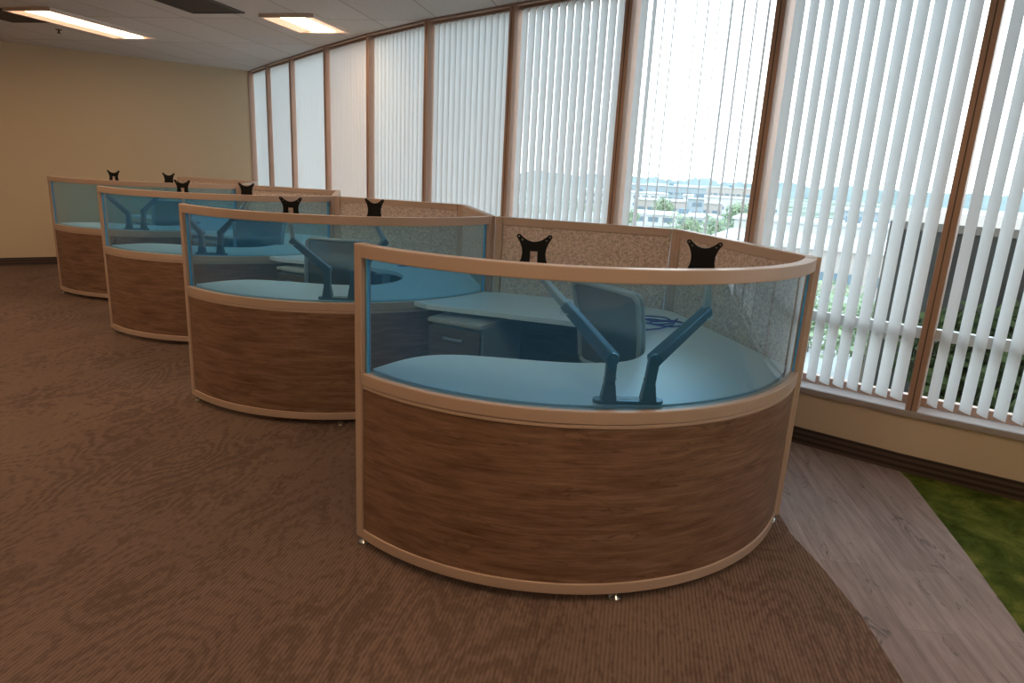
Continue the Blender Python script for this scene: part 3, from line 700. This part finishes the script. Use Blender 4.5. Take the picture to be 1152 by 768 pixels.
# coiled cables on the back of each desk
def cable(off, seed, label):
    rnd = random.Random(seed); t = NB(); pts = []
    for i in range(92):
        a = 2*PI*i/30; q = 1+.38*math.sin(i*.27+seed)+.12*math.sin(i*.47)
        pts.append((.095*q*math.cos(a+.15*math.sin(i*.2))+.012*math.sin(i*.11), .075*q*math.sin(a), .005+.0085*(i/30)+.002*math.sin(i*.7)))
    pts += [(.09-.035*j, -.02-.03*j+.012*math.sin(j*1.3), .008) for j in range(1, 7)]
    tube(t, pts, .0042, 6); o = link('cable_coil', t, 'cable', None, smooth=True, loc=(off[0], off[1], .7415)); tag(o, label, 'cable', 'blue cables coiled on the desks')
cable((.80, 3.50), 1, 'coil of dark blue cable lying on the nearest desk beside the chair back')
cable((.62+OFF[1][0], 3.75+OFF[1][1]), 2, 'coil of dark blue cable on the second nearest desk')
cable((.30+OFF[2][0], 3.72+OFF[2][1]), 3, 'coil of blue cable on the third desk from the front')

# ------------------------------------------------------------------ outdoors, twelve metres below; far colours carry the haze
GZ = -12.0
def ground_mat():
    m, nt, b = mat('hazy_ground'); tc = N(nt, 'ShaderNodeTexCoord'); n = N(nt, 'ShaderNodeTexNoise', Scale=.045, Detail=5.0); L(nt, tc.outputs['Object'], n.inputs['Vector'])
    r = ramp(nt, [(.38, (.12, .16, .09)), (.5, (.26, .28, .24)), (.6, (.42, .42, .41))]); L(nt, n.outputs['Fac'], r.inputs['Fac']); L(nt, r.outputs['Color'], b.inputs['Base Color']); b.inputs['Roughness'].default_value = 1; b.inputs['Specular IOR Level'].default_value = 0; return m
bm = NB(); box(bm, 400, 900, GZ-.5, 2600, 1780, 1); link('ground', bm, ground_mat(), kind='structure')
MB_ = [simple('pale_building_%d' % i, c, .9, spec=.1) for i, c in enumerate([(.50, .50, .49), (.40, .36, .33), (.30, .34, .36)])]  # no haze volume: distance haze is put into these pale tones
mroof = simple('pale_roof', (.52, .53, .55), .9); mwin = simple('hazy_window_band', (.13, .18, .21), .6); mdark = simple('dark_curtain_glass', (.018, .017, .014), .5, spec=.15, var=.5, vscale=.4)
def pol(az, r): a = math.radians(az); return r*math.sin(a), r*math.cos(a)
def building(az, r, w, d, h, mi, rz, label):
    x, y = pol(az, r); t = thing('low_building', label, 'building', (x, y, GZ), rz, 'distant low buildings beyond the window')
    bm = NB(); box(bm, 0, 0, h/2, w, d, h); link('wall', bm, MB_[mi], t)
    bm = NB(); box(bm, 0, 0, h+.25, w+1, d+1, .5); link('roof', bm, mroof, t)
    for f in range(max(1, int(h//3.4))):
        bm = NB(); z = 1.9+f*3.3; n = int(w//4)
        for j in range(n):
            box(bm, -w/2+w*(j+.5)/n, -d/2-.05, z, w/n*.7, .12, 1.4); 
        link('window_band', bm, mwin, t)
    bm = NB(); box(bm, w*.2, 0, h+1.2, 3, 3, 1.6); link('rooftop_unit', bm, mwin, t)
bl = [(8.6, 330, 40, 24, 7, 0, -.1, 'long white low building far off at the left of the open window view'),
      (13.2, 290, 34, 20, 5.2, 1, -.2, 'pale low building in the middle of the open window view'),
      (17.2, 350, 44, 24, 6.5, 0, -.25, 'white low building at the right of the open window view'),
      (10.8, 470, 70, 30, 9.5, 2, -.1, 'grey-blue hazy block behind the pale low building'),
      (15.3, 540, 90, 30, 10, 1, -.2, 'long hazy block near the horizon in the open window'),
      (11.9, 215, 34, 20, 3.2, 0, -.2, 'flat white roof just above the partition top rail'),
      (24, 165, 34, 20, 6, 0, -.4, 'white low building seen between the half open vanes'),
      (27.5, 110, 40, 24, 5.5, 1, -.45, 'pale tan low building behind the half open vanes'),
      (31, 215, 40, 24, 8, 2, -.5, 'grey low building behind the vanes near the mullion'),
      (14.6, 262, 5, 5, 7.2, 2, 0, 'narrow grey-blue tower block in the middle of the open window view')]
for b_ in bl: building(*b_)
# dark neighbour block right of the last mullion
x, y = pol(42.5, 34); t = thing('dark_office_building', 'dark glass building close outside the right-hand window', 'building', (x, y, GZ), -.72)
bm = NB(); box(bm, 0, 0, 6.2, 14, 10, 12.4); link('glass_wall', bm, mdark, t)
bm = NB()
for z in (.4, 4.2, 8.0, 12.3): box(bm, 0, -5.05, z, 14.1, .2, .3)
for j in range(8): box(bm, -7+14*j/7, -5.05, 6.2, .15, .2, 12.4)
link('facade_frame', bm, simple('brown_facade_frame', (.05, .04, .03), .6), t)
bm = NB(); box(bm, 0, 0, 12.65, 14.3, 10.3, .4); link('roof', bm, MB_[1], t)
# trees
mleafP = simple('hazed_foliage', (.24, .30, .18), .9, spec=.1, var=.35, vscale=.6); mleafD = simple('dark_foliage', (.022, .028, .010), .9, spec=.05, var=.6, vscale=1.5); mtrunk = simple('bark', (.10, .08, .06), .9)  # far foliage is lightened, its colour includes the distance haze
def tree(az, r, h, cr, leafm, label, dense, grp, name='tree'):
    x, y = pol(az, r); t = thing(name, label, 'tree', (x, y, GZ), 0, grp); rnd = random.Random(int(az*10+r))
    bm = NB(); tube(bm, [(0, 0, 0), (.1, 0, h*.4), (0, .1, h*.75)], [cr*.10, cr*.07, cr*.03], 8); link('trunk', bm, mtrunk, t)
    bm = NB()
    lobes = [(rnd.uniform(-.55, .55)*cr, rnd.uniform(-.55, .55)*cr, h-cr*rnd.uniform(.55, 1.5), cr*rnd.uniform(.4, .62)) for _ in range(9)]
    for lx, ly, lz, lr in lobes:
        for _ in range(dense):
            v = Vector((rnd.gauss(0, 1), rnd.gauss(0, 1), rnd.gauss(0, 1))).normalized()*lr*rnd.uniform(.6, 1.05); c = Vector((lx, ly, lz))+v
            s = cr*rnd.uniform(.05, .10); u = Vector((rnd.gauss(0, 1), rnd.gauss(0, 1), rnd.gauss(0, 1))).normalized(); w = u.orthogonal().normalized()
            bm.faces.new([bm.verts.new(c+u*s*a+w*s*.6*b) for a, b in ((-1, 0), (0, -1), (1, 0), (0, 1))])
    link('foliage', bm, leafm, t)
g1 = 'pale trees among the distant buildings'
for (az, r, h, cr, lb) in [(14.2, 118, 8.4, 3.6, 'bushy pale green tree just above the partition in the open window'), (9.2, 135, 8.0, 2.6, 'small pale green tree at the left of the open window'), (16.6, 150, 7.2, 3.2, 'low pale tree right of the bushy one in the open window'),
                       (12.0, 260, 8.5, 5, 'hazy tree in the distance in the open window'), (8.4, 240, 9.0, 4.5, 'hazy tree at the left mullion of the open window'), (18.2, 230, 8.5, 5, 'hazy tree at the right mullion of the open window'),
                       (21, 75, 8, 3.5, 'pale tree seen between half open vanes, left'), (24.5, 60, 7, 3.5, 'pale tree seen between half open vanes, middle'), (29, 52, 7.5, 3.5, 'pale tree seen between half open vanes, right')]:
    tree(az, r, h, cr, mleafP, lb, 130, g1)
g2 = 'dark trees close outside the right-hand window'
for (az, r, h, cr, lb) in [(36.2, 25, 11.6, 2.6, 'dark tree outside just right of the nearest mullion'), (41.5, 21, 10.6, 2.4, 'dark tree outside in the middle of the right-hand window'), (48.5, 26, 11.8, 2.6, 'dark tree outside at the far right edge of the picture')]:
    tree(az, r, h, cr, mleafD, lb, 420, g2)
# tree line on the horizon
bm = NB(); prev = None; rnd = random.Random(5)
for i in range(361):
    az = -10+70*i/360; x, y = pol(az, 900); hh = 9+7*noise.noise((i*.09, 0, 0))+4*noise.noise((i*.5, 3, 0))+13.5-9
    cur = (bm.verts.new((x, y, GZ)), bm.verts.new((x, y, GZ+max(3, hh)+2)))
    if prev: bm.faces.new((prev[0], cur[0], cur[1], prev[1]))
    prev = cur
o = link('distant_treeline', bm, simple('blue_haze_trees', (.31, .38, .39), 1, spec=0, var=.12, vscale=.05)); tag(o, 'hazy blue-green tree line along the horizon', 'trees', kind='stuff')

# ------------------------------------------------------------------ sky, camera
w = bpy.data.worlds.new('sky'); bpy.context.scene.world = w; w.use_nodes = True; nt = w.node_tree; bg = nt.nodes['Background']
tc = N(nt, 'ShaderNodeTexCoord'); sx = N(nt, 'ShaderNodeSeparateXYZ'); L(nt, tc.outputs['Generated'], sx.inputs[0])
r = ramp(nt, [(.0, (.88, .96, 1.0)), (.12, (.93, .98, 1.0)), (1.0, (.52, .75, 1.0))]); L(nt, sx.outputs['Z'], r.inputs['Fac'])
L(nt, r.outputs['Color'], bg.inputs['Color']); bg.inputs['Strength'].default_value = 3.0

def nv(a): return Vector(a).normalized()
f = 742.7; upc = -nv((424.8-576, 3277-384, f))
Y = nv(Vector((0, 0, 1))-upc*upc.z); X = Y.cross(upc)
if X.x < 0: X = -X
R = Matrix((X, Y, upc))                       # image frame (x right, y down, z forward) -> world
cr, cu_, cb = R @ Vector((1, 0, 0)), R @ Vector((0, -1, 0)), R @ Vector((0, 0, -1))
cam = bpy.data.cameras.new('camera'); co = bpy.data.objects.new('camera', cam); C.objects.link(co)
mw = Matrix((cr, cu_, cb)).transposed().to_4x4(); mw.translation = (0, 0, 1.5); co.matrix_world = mw
cam.lens = f/1152*36; cam.sensor_width = 36; cam.clip_start = .05; cam.clip_end = 5000
sc = bpy.context.scene; sc.camera = co
sc.view_settings.view_transform = 'Standard'; sc.view_settings.look = 'None'; sc.view_settings.exposure = 0.55
sc.cycles.max_bounces = 14; sc.cycles.transparent_max_bounces = 24; sc.cycles.diffuse_bounces = 6; sc.cycles.transmission_bounces = 8
